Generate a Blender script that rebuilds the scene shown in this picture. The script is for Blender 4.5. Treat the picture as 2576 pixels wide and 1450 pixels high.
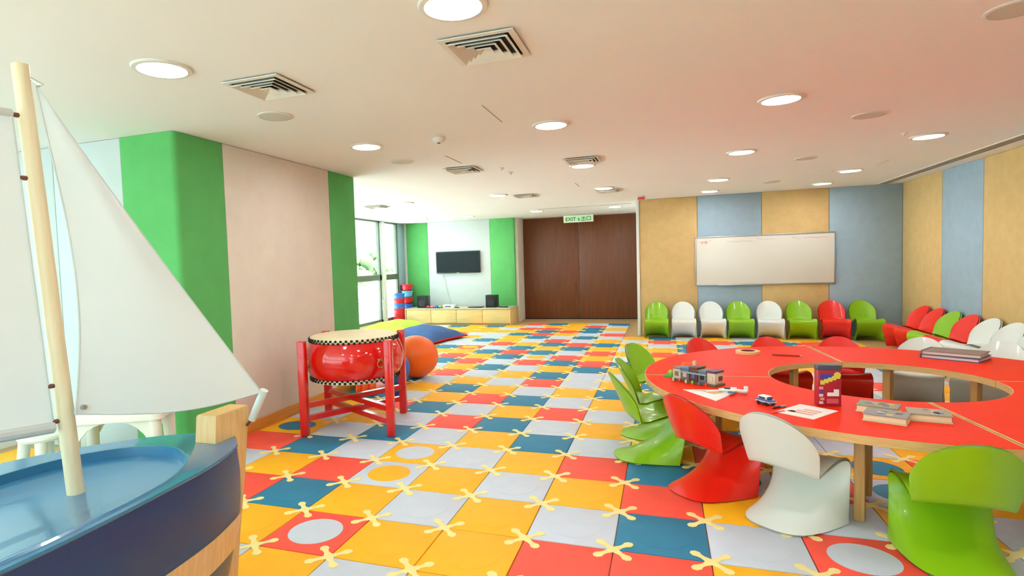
import bpy, bmesh, math, random
from mathutils import Vector, Matrix
random.seed(7)
scene = bpy.context.scene
for o in list(bpy.data.objects): bpy.data.objects.remove(o)
COL = scene.collection
S = 0.43            # metres per floor-mat tile; everything below is written in tile units
PI = math.pi

# ------------------------------------------------------------------ camera
cam = bpy.data.cameras.new('camera'); camo = bpy.data.objects.new('camera', cam); COL.objects.link(camo)
cam.sensor_width = 36; cam.sensor_fit = 'HORIZONTAL'
cam.lens = 36 * 1441.82 / 2576
cam.shift_x = 0.0486; cam.shift_y = 0.00607; cam.clip_end = 500; cam.clip_start = 0.02
CAMP = Vector((2.5573, -5.3547, 3.2418))
camo.matrix_world = Matrix.Translation(CAMP * S) @ Matrix((
    (0.94364, 0.013397, 0.330704), (0.329363, 0.060495, -0.942264), (-0.03263, 0.998079, 0.052673))).to_4x4()
scene.camera = camo

# ------------------------------------------------------------------ world, sun, exposure
w = bpy.data.worlds.new('overcast_sky'); scene.world = w; w.use_nodes = True
nt = w.node_tree; bg = nt.nodes['Background']
bg.inputs['Color'].default_value = (0.66, 0.94, 1.0, 1); bg.inputs['Strength'].default_value = 2.7
sun = bpy.data.lights.new('sun', 'SUN'); sun.energy = 48.0; sun.angle = 0.02; sun.color = (1, 0.99, 0.97)
suno = bpy.data.objects.new('sun', sun); COL.objects.link(suno)
suno.rotation_euler = Vector((-0.55, 0.25, -1)).to_track_quat('-Z', 'Y').to_euler()
vs = scene.view_settings
vs.view_transform = 'Standard'; vs.look = 'None'; vs.exposure = 0.86; vs.gamma = 1; vs.use_curve_mapping = False
DOWNLIGHT = 36.0

# ------------------------------------------------------------------ materials
def lin(c):
    return tuple(((v/255)/12.92 if v/255 <= .04045 else ((v/255+.055)/1.055)**2.4) for v in c)
MATS = {}
def mat(name, rgb, rough=0.5, metal=0.0, spec=0.5, vary=0.0, vscale=8.0, bump=0.0, bscale=200.0, wood=None, emit=0.0, coat=0.0, translucent=0.0, stretch=(1, 1, 1)):
    if name in MATS: return MATS[name]
    m = bpy.data.materials.new(name); m.use_nodes = True
    n = m.node_tree.nodes; l = m.node_tree.links; b = n['Principled BSDF']
    c = lin(rgb) + (1,)
    b.inputs['Base Color'].default_value = c; b.inputs['Roughness'].default_value = rough
    b.inputs['Metallic'].default_value = metal; b.inputs['Specular IOR Level'].default_value = spec
    b.inputs['Coat Weight'].default_value = coat
    tc = n.new('ShaderNodeTexCoord')
    if wood or vary:
        mp = n.new('ShaderNodeMapping'); l.new(tc.outputs['Object'], mp.inputs['Vector'])
        mp.inputs['Scale'].default_value = stretch
        nz = n.new('ShaderNodeTexNoise'); nz.inputs['Scale'].default_value = vscale; nz.inputs['Detail'].default_value = 5
        l.new(mp.outputs['Vector'], nz.inputs['Vector'])
        rp = n.new('ShaderNodeValToRGB'); l.new(nz.outputs['Fac'], rp.inputs['Fac'])
        rp.color_ramp.elements[0].position = .3; rp.color_ramp.elements[1].position = .7
        if wood: c1, c2 = lin(wood) + (1,), c
        else: c1, c2 = tuple(v*(1-vary) for v in c[:3]) + (1,), tuple(min(1, v*(1+vary)) for v in c[:3]) + (1,)
        rp.color_ramp.elements[0].color = c1; rp.color_ramp.elements[1].color = c2
        l.new(rp.outputs['Color'], b.inputs['Base Color'])
    if bump:
        nb = n.new('ShaderNodeTexNoise'); nb.inputs['Scale'].default_value = bscale; nb.inputs['Detail'].default_value = 3
        l.new(tc.outputs['Object'], nb.inputs['Vector'])
        bp = n.new('ShaderNodeBump'); bp.inputs['Strength'].default_value = bump; bp.inputs['Distance'].default_value = .002
        l.new(nb.outputs['Fac'], bp.inputs['Height']); l.new(bp.outputs['Normal'], b.inputs['Normal'])
    if emit:
        b.inputs['Emission Color'].default_value = c; b.inputs['Emission Strength'].default_value = emit
    if translucent:
        tr = n.new('ShaderNodeBsdfTranslucent'); tr.inputs['Color'].default_value = c
        mx = n.new('ShaderNodeMixShader'); mx.inputs['Fac'].default_value = translucent
        l.new(b.outputs['BSDF'], mx.inputs[1]); l.new(tr.outputs['BSDF'], mx.inputs[2])
        l.new(mx.outputs['Shader'], n['Material Output'].inputs['Surface'])
    MATS[name] = m; return m
def glass_mat():
    m = bpy.data.materials.new('window_glass'); m.use_nodes = True
    n = m.node_tree.nodes; l = m.node_tree.links; n.remove(n['Principled BSDF'])
    t = n.new('ShaderNodeBsdfTransparent'); t.inputs['Color'].default_value = (.93, .97, .96, 1)
    g = n.new('ShaderNodeBsdfGlossy'); g.inputs['Roughness'].default_value = .02
    mx = n.new('ShaderNodeMixShader'); mx.inputs['Fac'].default_value = .05
    l.new(t.outputs['BSDF'], mx.inputs[1]); l.new(g.outputs['BSDF'], mx.inputs[2])
    l.new(mx.outputs['Shader'], n['Material Output'].inputs['Surface']); return m

M_YEL = mat('foam_yellow', (255, 182, 14), .62, vary=.04, bump=.15)
M_GRY = mat('foam_pale_grey', (200, 208, 220), .62, vary=.03, bump=.15)
M_TEA = mat('foam_teal', (28, 122, 158), .6, vary=.06, bump=.15)
M_RED = mat('foam_coral', (252, 84, 64), .62, vary=.04, bump=.15)
M_CRM = mat('foam_cream', (244, 224, 148), .62, vary=.03, bump=.15)
M_CEIL = mat('ceiling_paint', (240, 238, 230), .9, spec=.2, vary=.01, vscale=1)
M_WHITEWALL = mat('wall_paint_white', (232, 234, 228), .85, spec=.2, vary=.01, vscale=2)
M_GREEN = mat('green_fabric_panel', (100, 184, 104), .85, spec=.2, vary=.05, vscale=6, bump=.3, bscale=500)
M_BEIGEFAB = mat('beige_grey_fabric_panel', (232, 220, 205), .9, spec=.15, vary=.03, vscale=6, bump=.3, bscale=500)
M_TAN = mat('tan_fabric_panel', (216, 184, 126), .9, spec=.15, vary=.05, vscale=10, bump=.35, bscale=420)
M_BLUEFAB = mat('blue_grey_fabric_panel', (160, 182, 196), .9, spec=.15, vary=.04, vscale=10, bump=.35, bscale=420)
M_PALEFAB = mat('pale_fabric_panel', (206, 214, 210), .9, spec=.15, vary=.02, vscale=6, bump=.3, bscale=500)
M_FLOORWOOD = mat('pale_wood_floor', (214, 176, 122), .4, wood=(186, 146, 96), vscale=6, stretch=(1, 12, 1))
M_BASEB = mat('oak_baseboard', (224, 150, 62), .45, wood=(206, 128, 46), vscale=5, stretch=(10, .6, 10))
M_DOOR = mat('dark_walnut_veneer', (122, 68, 34), .38, wood=(100, 50, 22), vscale=5, stretch=(9, 1, .35))
M_CAB = mat('maple_veneer', (244, 214, 144), .4, wood=(234, 200, 128), vscale=4, stretch=(.5, 6, 9))
M_CABTOP = mat('cabinet_top_laminate', (206, 190, 160), .35, vary=.03)
M_CHR_R = mat('red_plastic', (240, 36, 18), .33, coat=.15)
M_CHR_G = mat('lime_plastic', (142, 196, 22), .33, coat=.15)
M_CHR_W = mat('white_plastic', (228, 234, 226), .33, coat=.15)
M_TABLE = mat('red_laminate', (240, 46, 8), .46, spec=.1, vary=.02)
M_PLY = mat('plywood_edge', (226, 186, 124), .5, wood=(206, 160, 98), vscale=14, stretch=(1, 1, 14))
M_LEG = mat('beech_leg', (214, 168, 104), .45, wood=(196, 146, 84), vscale=8, stretch=(9, 9, .6))
M_BOATBLUE = mat('navy_lacquer', (14, 54, 104), .32, coat=.1)
M_BOATDECK = mat('blue_deck_lacquer', (52, 116, 156), .25, coat=.4)
M_BOATWOOD = mat('birch_wood', (232, 190, 128), .4, wood=(216, 168, 104), vscale=7, stretch=(8, 8, .7))
M_MAST = mat('pine_dowel', (236, 220, 184), .45, wood=(226, 206, 164), vscale=8, stretch=(8, 8, .5))
M_SAIL = mat('white_sailcloth', (224, 226, 222), .85, spec=.2, translucent=.28, bump=.2, bscale=700)
M_ROPE = mat('grey_hem_tape', (212, 218, 214), .8)
M_DRUMRED = mat('red_lacquer', (226, 18, 14), .12, coat=.6)
M_STANDRED = mat('red_gloss_paint', (224, 22, 16), .22, coat=.4)
M_SKIN = mat('drum_skin', (238, 222, 182), .55, vary=.05, vscale=5)
M_BLACK = mat('black_plastic', (30, 31, 34), .35)
M_BLACKMATTE = mat('black_paint', (24, 24, 24), .7)
M_SCREEN = mat('tv_screen', (14, 20, 19), .22, spec=.25)
M_METAL = mat('brushed_aluminium', (190, 192, 190), .35, metal=.9)
M_FRAME = mat('bronze_window_frame', (122, 128, 112), .4, metal=.3)
M_WHITEBOARD = mat('whiteboard_enamel', (226, 222, 210), .25)
M_TRIM = mat('lamp_trim_white', (226, 220, 206), .5)
M_LAMP = mat('lamp_diffuser', (252, 252, 255), .5, emit=DOWNLIGHT)
M_VENT = mat('vent_white_metal', (226, 220, 204), .5)
M_DARK = mat('dark_void', (38, 36, 34), .9)
M_GLASS = glass_mat()
M_ORANGEBALL = mat('orange_rubber', (255, 108, 12), .38)
M_BLUEBALL = mat('blue_rubber', (38, 112, 210), .35)
M_PILGREEN = mat('lime_canvas', (190, 216, 66), .9, vary=.06, vscale=5, bump=.4, bscale=300)
M_PILBLUE = mat('navy_canvas', (64, 98, 150), .9, vary=.08, vscale=6, bump=.4, bscale=300)
M_PILRED = mat('red_canvas', (206, 24, 24), .9)
M_SPEAKERGRILLE = mat('speaker_grille', (206, 204, 186), .8, bump=.5, bscale=900)
M_JOINT = mat('joint_grey', (186, 176, 160), .9)

# ------------------------------------------------------------------ mesh helpers (tile units)
class MB:
    def __init__(s): s.bm = bmesh.new()
    def box(s, x0, x1, y0, y1, z0, z1, bev=0.0, rot=None):
        t = bmesh.new(); bmesh.ops.create_cube(t, size=1)
        bmesh.ops.scale(t, vec=(x1-x0, y1-y0, z1-z0), verts=t.verts)
        if bev: bmesh.ops.bevel(t, geom=t.edges[:], offset=bev, segments=2, affect='EDGES', profile=.5)
        if rot: bmesh.ops.rotate(t, cent=(0, 0, 0), matrix=rot, verts=t.verts)
        bmesh.ops.translate(t, vec=((x0+x1)/2, (y0+y1)/2, (z0+z1)/2), verts=t.verts)
        s._add(t); return s
    def _add(s, t):
        me = bpy.data.meshes.new('tmp'); t.to_mesh(me); t.free(); s.bm.from_mesh(me); bpy.data.meshes.remove(me)
    def bar(s, a, b, r, r2=None, n=10, square=False, up=(0, 0, 1)):
        a, b = Vector(a), Vector(b); d = (b-a).normalized(); r2 = r if r2 is None else r2
        u = Vector(up) if abs(d.dot(Vector(up))) < .97 else Vector((1, 0, 0))
        x = d.cross(u).normalized(); y = x.cross(d).normalized()
        n = 4 if square else n; off = PI/4 if square else 0; k = math.sqrt(2) if square else 1
        A = []; B = []
        for i in range(n):
            t = 2*PI*i/n+off; v = x*math.cos(t)+y*math.sin(t)
            A.append(s.bm.verts.new(a+v*r*k)); B.append(s.bm.verts.new(b+v*r2*k))
        for i in range(n): s.bm.faces.new((A[i], A[(i+1) % n], B[(i+1) % n], B[i]))
        s.bm.faces.new(A[::-1]); s.bm.faces.new(B); return s
    def tube(s, pts, r, n=8):
        pts = [Vector(p) for p in pts]; rings = []
        for i, p in enumerate(pts):
            d = (pts[min(i+1, len(pts)-1)]-pts[max(i-1, 0)]).normalized()
            u = Vector((0, 0, 1)) if abs(d.z) < .95 else Vector((1, 0, 0))
            x = d.cross(u).normalized(); y = x.cross(d)
            rings.append([s.bm.verts.new(p+(x*math.cos(2*PI*k/n)+y*math.sin(2*PI*k/n))*r) for k in range(n)])
        for a, b in zip(rings, rings[1:]):
            for k in range(n): s.bm.faces.new((a[k], a[(k+1) % n], b[(k+1) % n], b[k]))
        s.bm.faces.new(rings[0][::-1]); s.bm.faces.new(rings[-1]); return s
    def lathe(s, prof, n=32, c=(0, 0, 0), cap=True):
        rings = []
        for r, z in prof:
            rings.append([s.bm.verts.new((c[0]+r*math.cos(2*PI*k/n), c[1]+r*math.sin(2*PI*k/n), c[2]+z)) for k in range(n)])
        for a, b in zip(rings, rings[1:]):
            for k in range(n): s.bm.faces.new((a[k], a[(k+1) % n], b[(k+1) % n], b[k]))
        if cap:
            s.bm.faces.new(rings[0][::-1]); s.bm.faces.new(rings[-1])
        return s
    def prism(s, pts, z0, z1):
        A = [s.bm.verts.new((x, y, z0)) for x, y in pts]; B = [s.bm.verts.new((x, y, z1)) for x, y in pts]; n = len(pts)
        for i in range(n): s.bm.faces.new((A[i], A[(i+1) % n], B[(i+1) % n], B[i]))
        s.bm.faces.new(A[::-1]); s.bm.faces.new(B); return s
    def sphere(s, c, r, sz=1.0, n=32):
        t = bmesh.new(); bmesh.ops.create_uvsphere(t, u_segments=n, v_segments=n//2, radius=r)
        bmesh.ops.scale(t, vec=(1, 1, sz), verts=t.verts); bmesh.ops.translate(t, vec=c, verts=t.verts); s._add(t); return s
    def grid(s, rows, close=False):
        V = [[s.bm.verts.new(p) for p in r] for r in rows]
        for a, b in zip(V, V[1:]):
            m = len(a)
            for k in range(m if close else m-1): s.bm.faces.new((a[k], a[(k+1) % m], b[(k+1) % m], b[k]))
        return V
    def mesh(s, name, m, smooth=35):
        bmesh.ops.scale(s.bm, vec=(S, S, S), verts=s.bm.verts)
        bmesh.ops.recalc_face_normals(s.bm, faces=s.bm.faces)
        me = bpy.data.meshes.new(name); s.bm.to_mesh(me); s.bm.free()
        for mm in (m if isinstance(m, (list, tuple)) else [m]): me.materials.append(mm)
        if smooth:
            me.shade_smooth(); me.set_sharp_from_angle(angle=math.radians(smooth))
        return me
    def build(s, name, m, parent=None, loc=(0, 0, 0), rz=0, smooth=35):
        return link(name, s.mesh(name, m, smooth), parent, loc, rz)
def link(name, data, parent=None, loc=(0, 0, 0), rz=0, rot=None):
    o = bpy.data.objects.new(name, data); COL.objects.link(o)
    o.location = Vector(loc)*S; o.rotation_euler = rot if rot else (0, 0, rz)
    if parent: o.parent = parent
    return o
def thing(name, label, cat, loc=(0, 0, 0), rz=0, group=None):
    o = link(name, None, None, loc, rz); o.empty_display_size = .05
    return tag(o, label, cat, group)
def tag(o, label, cat=None, group=None, kind=None):
    o['label'] = label
    if cat: o['category'] = cat
    if group: o['group'] = group
    if kind: o['kind'] = kind
    return o
def struct(o, label=None):
    o['kind'] = 'structure'
    if label: o['label'] = label
    return o
def box(name, m, x0, x1, y0, y1, z0, z1, parent=None, bev=0.0, loc=(0, 0, 0), rz=0):
    return MB().box(x0, x1, y0, y1, z0, z1, bev).build(name, m, parent, loc, rz)
def catmull(pts, sub, closed=False):
    n = len(pts); out = []
    P = [Vector(p) for p in pts]
    for i in range(n if closed else n-1):
        if closed: a, b, c, d = P[(i-1) % n], P[i], P[(i+1) % n], P[(i+2) % n]
        else: a, b, c, d = P[max(i-1, 0)], P[i], P[i+1], P[min(i+2, n-1)]
        for k in range(sub):
            t = k/sub
            out.append(.5*((2*b)+(c-a)*t+(2*a-5*b+4*c-d)*t*t+(3*b-3*c+d-a)*t**3))
    if not closed: out.append(P[-1].copy())
    return out
def copy_tree(o, parent=None):
    c = o.copy(); COL.objects.link(c); c.parent = parent
    for ch in [x for x in o.children]: copy_tree(ch, c)
    return c

H = 5.65                                   # ceiling height
XL, YC, YE = -5.2, 2.3, 8.3                # left wall plane, its near corner, its far end
YW, XR = 19.7, 10.85                       # whiteboard wall, right wall
YD, YT = 26.5, 24.95                       # door wall, television wall
XW = -11.6                                 # far window wall
XN, YB = -9.5, -9.0                        # near window wall, wall behind the camera

# ================================================================== STRUCTURE
floor = struct(box('floor', M_FLOORWOOD, XW-.3, XR+.3, YB-.3, YD+.5, -.3, 0), 'pale wood floor under the foam play mat')
ceil = struct(box('ceiling', M_CEIL, XW-.3, XR+.3, YB-.3, YD+.5, H, H+.4), 'smooth white painted ceiling')
# left wall block (solid behind the panels)
wl = struct(MB().box(XW-.2, XL-.06, YC+.06, YE-.06, 0, H).build('wall_left', M_WHITEWALL), 'left wall block clad in green and beige panels')
def panel_x(parent, m, x, y0, y1, z0=0, z1=H, t=.06, bev=.012):     # panel facing +X or -X
    return box('panel', m, min(x, x+t), max(x, x+t), y0+.008, y1-.008, z0+.005, z1-.005, parent, bev)
def panel_y(parent, m, y, x0, x1, z0=0, z1=H, t=.06, bev=.012):
    return box('panel', m, x0+.008, x1-.008, min(y, y+t), max(y, y+t), z0+.005, z1-.005, parent, bev)
# green corner panel wraps round a softened corner
def corner_panel():
    b = MB(); r = .09; pts = [(XL-.06, 3.44), (XL, 3.44)]
    for k in range(7):
        a = 0-k/6*PI/2; pts.append((XL-r+r*math.cos(a), YC+r+r*math.sin(a)))
    pts += [(-6.4, YC), (-6.4, YC+.06), (XL-.06, YC+.06)]
    b.prism(pts, .005, H-.005); return b.build('panel', M_GREEN, wl)
corner_panel()
panel_x(wl, M_BEIGEFAB, XL, 3.44, 7.06, t=-.06); panel_x(wl, M_GREEN, XL, 7.06, YE, t=-.06)
panel_y(wl, M_PALEFAB, YC, -8.1, -6.4); panel_y(wl, M_PALEFAB, YC, XN, -8.1)
panel_y(wl, M_WHITEWALL, YE-.06, -8.4, XL); panel_y(wl, M_WHITEWALL, YE-.06, XW, -8.4)
bb = struct(MB().box(XL, XL+.05, YC, YE, .0, .26, .008).build('baseboard_left', M_BASEB), 'orange oak baseboard along the left wall')
# whiteboard wall
wb = struct(MB().box(1.62, XR+.3, YW, YD+.3, 0, H).build('wall_back', M_WHITEWALL), 'back wall clad in tan and blue-grey fabric panels')
for m, a, c in ((M_TAN, 1.66, 3.89), (M_BLUEFAB, 3.89, 6.21), (M_TAN, 6.21, 8.48), (M_BLUEFAB, 8.48, XR-.06)):
    panel_y(wb, m, YW-.06, a, c)
struct(MB().box(1.54, 1.66, YW-.1, YW+.5, 0, H, .01).build('trim_1', M_WHITEWALL), 'white corner trim beside the tan panel')
wr = struct(MB().box(XR, XR+.3, YB-.3, YW, 0, H).build('wall_right', M_WHITEWALL), 'right wall clad in tan and pale blue fabric panels')
ys = [YW-.06, 16.55, 14.1, 11.2, 8.7, 6.2, 3.7, 1.2, -1.3, -3.8, -6.3, YB]
for i, (a, c) in enumerate(zip(ys, ys[1:])):
    panel_x(wr, (M_TAN, M_BLUEFAB)[i % 2], XR-.06, c, a)
# door wall and doors
wd = struct(MB().box(XW-.3, 1.7, YD+.06, YD+.4, 0, H).build('wall_door', M_WHITEWALL), 'wall behind the double door')
struct(box('wall_jamb', M_BEIGEFAB, -5.0, -4.86, YT+.2, YD+.06, 0, H, None), 'narrow beige jamb beside the dark door')
struct(box('wall_recess', M_WHITEWALL, 1.56, 1.62, YW+.5, YD+.06, 0, H, None), 'side wall of the door recess')
dd = struct(link('door_1', None, None, (0, YD, 0)), 'tall dark walnut double door')
box('door_leaf', M_DOOR, -4.84, -1.78, -.04, .05, .05, H-.06, dd, .01)
box('door_leaf', M_DOOR, -1.75, 1.52, -.04, .05, .05, H-.06, dd, .01)
box('door_frame', M_DOOR, -4.86, 1.54, -.02, .06, H-.06, H, dd)
box('threshold', M_DARK, -4.86, 1.54, -.05, .06, 0, .04, dd)
# television wall
wt = struct(MB().box(XW, -5.06, YT+.06, YD+.06, 0, H).build('wall_television', M_WHITEWALL), 'far wall with white panel between green panels')
panel_y(wt, M_GREEN, YT, -11.4, -10.06, t=.06); panel_y(wt, M_PALEFAB, YT, -10.06, -6.36)
box('panel', M_GREEN, -6.35, -5.06, YT-.04, YT+.06, .005, H-.005, wt, .02)
box('panel', M_GREEN, -5.06, -5.0, YT-.04, YD-.3, .005, H-.005, wt, .02)
# far window wall
def windows(name, idx, x, ylist, sill, trans, label, deep=.16):
    root = struct(link(name, None, None, (x, 0, 0)), label)
    y0, y1 = ylist[0], ylist[-1]
    for y in ylist: box('mullion', M_FRAME, -deep/2, deep/2, y-.09, y+.09, sill, H, root, .01)
    box('rail', M_FRAME, -deep/2, deep/2, y0, y1, sill, sill+.14, root, .01)
    box('rail', M_FRAME, -deep/2, deep/2, y0, y1, H-.1, H, root, .01)
    box('rail', M_FRAME, -deep/2, deep/2, y0, y1, trans-.15, trans+.15, root, .01)
    for a, c in zip(ylist, ylist[1:]):
        box('pane', M_GLASS, -.012, .012, a+.09, c-.09, sill+.14, trans-.15, root)
        box('pane', M_GLASS, -.012, .012, a+.09, c-.09, trans+.15, H-.1, root)
    return root
windows('window_1', 1, XW, [YE, 10.9, 13.6, 16.3, 19.0, 21.85, 23.95], .3, 2.66, 'far bronze framed window wall beside the green panel')
for y in (21.85,):                        # paler inner casing of the thick mullion
    struct(box('trim_2', M_WHITEWALL, XW+.08, XW+.2, y+.1, y+.42, .3, H, None, .01), 'white casing beside the window mullion')
struct(box('wall_sill', M_WHITEWALL, XW-.15, XW+.1, YE, 24.1, 0, .3), 'low sill wall under the far window')
wpb = struct(box('wall_window_end', M_WHITEWALL, XW-.2, XW, 24.05, YD+.06, 0, H), 'wall end between window and green panel')
box('panel', M_BLUEFAB, XW, XW+.08, 24.12, YT, .005, H-.005, wpb, .01)
windows('window_2', 2, XN, [YB, -6.2, -3.4, -.6, YC], .3, 2.66, 'near bronze framed window wall beyond the toy boat')
struct(box('wall_sill_near', M_WHITEWALL, XN-.15, XN+.1, YB, YC, 0, .3), 'low sill wall under the near window')
struct(box('wall_behind', M_PALEFAB, 3.2, XR+.3, YB-.3, YB, 0, H), 'pale wall behind the camera')
w3 = windows('added_window_3', 3, 0, [XN, -6.2, -2.9, .2, 3.2], .3, 2.66, 'unseen windows added behind the camera to brighten the chair backs')  # out of view, added so daylight reaches the chair backs
w3.location = (0, YB*S, 0); w3.rotation_euler = (0, 0, -PI/2)
struct(box('wall_sill_behind', M_WHITEWALL, XN, 3.2, YB-.15, YB+.1, 0, .3), 'low sill wall under the added windows behind the camera')

# ================================================================== OUTSIDE
struct(box('terrace', mat('pale_stone_paving', (222, 228, 230), .8, vary=.04, vscale=3), -60, XW-.3, 7, 95, -.7, -.5), 'pale stone terrace outside the far window')
struct(box('added_dark_ground', mat('light_cutting_ground', (88, 100, 108), .85, vary=.06, vscale=4), -60, 60, -60, 7, -.72, -.5), 'unseen ground made dark to cut daylight at the near windows')  # unseen ground, kept dark and cool so less light bounces into the near room
pool = MB().prism([(-21.5, 22), (-15.2, 22), (-15.2, 38), (-21.5, 38)], -.5, -.46).build('pool_water', mat('pool_water', (40, 104, 116), .12, vary=.08, vscale=3))
tag(pool, 'pale blue pool water outside the far window', 'pool')
def foliage(name, label, c, r, seed, m, group):
    rnd = random.Random(seed); t = thing(name, label, 'tree', c, 0, group)
    MB().bar((0, 0, -.5), (0, 0, r*1.2), r*.12, r*.07).build('trunk', mat('bark', (120, 100, 80), .9), t)
    b = MB()
    for k in range(26):
        d = Vector((rnd.gauss(0, 1), rnd.gauss(0, 1), rnd.gauss(0, .8))).normalized()*rnd.uniform(.3, .9)*r
        tt = bmesh.new(); bmesh.ops.create_icosphere(tt, subdivisions=2, radius=r*rnd.uniform(.25, .45))
        for v in tt.verts: v.co *= rnd.uniform(.8, 1.2)
        bmesh.ops.translate(tt, vec=(d.x, d.y, d.z+r*1.7), verts=tt.verts); b._add(tt)
    b.build('crown', m, t)
M_LEAF = mat('garden_leaves', (66, 86, 50), .9, vary=.3, vscale=2); M_LEAF2 = mat('pale_garden_leaves', (80, 98, 62), .9, vary=.3, vscale=2)
tl = ['bushy tree outside the far window, nearest the wall edge', 'pale tree outside the window, second from the wall edge',
      'tree outside the window, third from the wall edge', 'tree outside the window beside the mullion', 'small tree seen through the narrow window pane']
for k, (x, y, r) in enumerate(((-24, 33, 1.6), (-25.5, 40, 1.9), (-27, 46, 2.0), (-27.5, 53, 2.1), (-29.5, 62, 2.0))):
    foliage('garden_tree', tl[k], (x, y, -.5), r, 20+k, (M_LEAF, M_LEAF2)[k % 2], 'trees beyond the terrace')
def hills():
    b = MB(); rows = []
    for j in range(5):
        r = []
        for i in range(25):
            a = 1.7+i/24*1.3; d = 130+j*10
            h = (0, 9, 16, 17, 0)[j]*(.75+.25*math.sin(i*.8)+.12*math.sin(i*2.3))
            r.append((d*math.cos(a), d*math.sin(a), -1+h))
        rows.append(r)
    b.grid(rows); return b.build('hill', mat('wooded_hill', (38, 60, 64), .9, vary=.15, vscale=.05))
tag(hills(), 'distant pale hill seen through the far window', 'hill')
def villa(x, y, sx, sy, h, label):
    t = thing('villa', label, 'building', (x, y, -.5)); m = mat('villa_render', (236, 226, 208), .8, vary=.03)
    box('wall', m, -sx, sx, -sy, sy, 0, h, t); box('roof', mat('roof_slab', (214, 206, 194), .7), -sx-.2, sx+.2, -sy-.2, sy+.2, h, h+.25, t, .02)
    for k in range(4):
        for zz in (.9, 2.9):
            if zz+1.2 < h: box('window', mat('villa_glazing', (96, 118, 124), .15), sx-.02, sx+.05, -sy+.5+k*sy*.48, -sy+.5+k*sy*.48+.8, zz, zz+1.2, t)
villa(-37, 88, 4, 5, 8.2, 'cream villa seen through the narrow window pane')
villa(-47, 74, 5, 6, 4.2, 'low white villa behind the garden trees')

# ================================================================== PLAY MAT
YL, GR, TL, RD = 'Y', 'W', 'T', 'R'
ROWS = {  # row: (first column, colours)
 -1: (-3, 'WYWYWRY'), 0: (-3, 'YRYYRRYR'), 1: (-4, 'RTYWYWTWR'), 2: (-5, 'WYRWYWYRYW'), 3: (-5, 'RTWYWYRTWR'), 4: (-5, 'YWTWYTWYRY'),
 5: (-5, 'WYWRTWYYTW'), 6: (-5, 'YRTWYRWTYR'), 7: (-5, 'TWYRTWYWRY'), 8: (-5, 'RYTYWYTYWT'), 9: (-5, 'TWYWRWYTRW'), 10: (-5, 'YRWYTWWRYW'),
 11: (-5, 'WYTWYTYWTY'), 12: (-5, 'TRWRTRTYWR'), 13: (-5, 'RYTWRYWYRW'), 14: (-5, 'YTRTWRYRWT'), 15: (-5, 'RWTYTYWYTYW'), 16: (-5, 'WRYTRTYWTWY'),
 17: (-5, 'TYWRWYWRYRT'), 18: (-5, 'WYTWTWYTWYW'), 19: (-5, 'WTRYWR'), 20: (-5, 'YYTRTW'), 21: (-5, 'WRRYTY'), 22: (-5, 'YWYYRW'), 23: (-5, 'YRTYWT')}
CIRC = {(-2, 0): 'W', (-2, 2): 'Y', (-2, 3): 'W', (-5, 4): 'T', (4, 1): 'W', (4, 3): 'Y', (5, 3): 'T', (5, 4): 'T', (-2, 13): 'Y', (-5, 15): 'Y', (0, 23): 'R', (3, 3): 'T', (-2, 20): 'R', (-3, 18): 'T', (7, 6): 'Y'}
rt = random.Random(11)
def tile_col(c, r):
    if r in ROWS:
        c0, st = ROWS[r]
        if c0 <= c < c0+len(st): return st[c-c0]
    return rt.choice('YWYWTRWY')
def in_mat(c, r):
    if c+1 > 9: return False
    if c >= 1 and r > 18: return False
    if r > 23: return False
    if c < -5 and r < 9: return YC > r+1 and c >= -9 and r >= -6
    if c < -11: return False
    if c < -4 and r > 22: return False
    return r >= -6
MCOL = {'Y': M_YEL, 'W': M_GRY, 'T': M_TEA, 'R': M_RED}
play_mat = thing('play_mat', 'interlocking foam play mat of yellow, grey, teal and coral tiles', 'play mat', (0, 0, 0))
TILE_ME = {k: MB().box(.006, .994, .006, .994, .0, .03, .006).mesh('tile', m) for k, m in MCOL.items()}
def disc_me(m):
    return MB().lathe([(.33, .0), (.33, .003), (.325, .004)], 40).mesh('disc', m)
DISC_ME = {k: disc_me(m) for k, m in MCOL.items()}
def connector_me():
    pts = []
    for k in range(4):
        a = PI/4+k*PI/2; c = Vector((math.cos(a), math.sin(a))); nrm = Vector((-c.y, c.x))
        L = c*.21
        pts.append(c*.11-nrm*.027)
        for j in range(7):
            t = -2.5+j/6*5.0
            pts.append(L+c*(.064*math.cos(t))+nrm*(.054*math.sin(t)))
        pts.append(c*.11+nrm*.027)
        a2 = a+PI/4; pts.append(Vector((math.cos(a2), math.sin(a2)))*.062)
    return MB().prism([(p.x, p.y) for p in pts], .0, .006).mesh('connector', M_CRM)
CONN_ME = connector_me()
camd = camo.matrix_world.to_3x3() @ Vector((0, 0, -1)); camx = camo.matrix_world.to_3x3() @ Vector((1, 0, 0))
def view_rank(x, y):                       # distance when roughly inside the view, else large
    v = Vector((x, y, 0))-CAMP; f = v.dot(camd); s_ = v.dot(camx)
    if f < 1 or s_/f > 1.05 or s_/f < -.9: return 1e6+v.length
    return v.length + (40 if x < -5.3 and y < 8.5 else 0)
cells = [(c, r) for r in range(-6, 24) for c in range(-11, 9) if in_mat(c, r)]
cells.sort(key=lambda p: view_rank(p[0]+.5, p[1]+.5))
cols = {}
for r in range(-6, 24):
    for c in range(-11, 9): cols[(c, r)] = tile_col(c, r)
rest = bmesh.new(); mats_rest = [M_YEL, M_GRY, M_TEA, M_RED]
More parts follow.
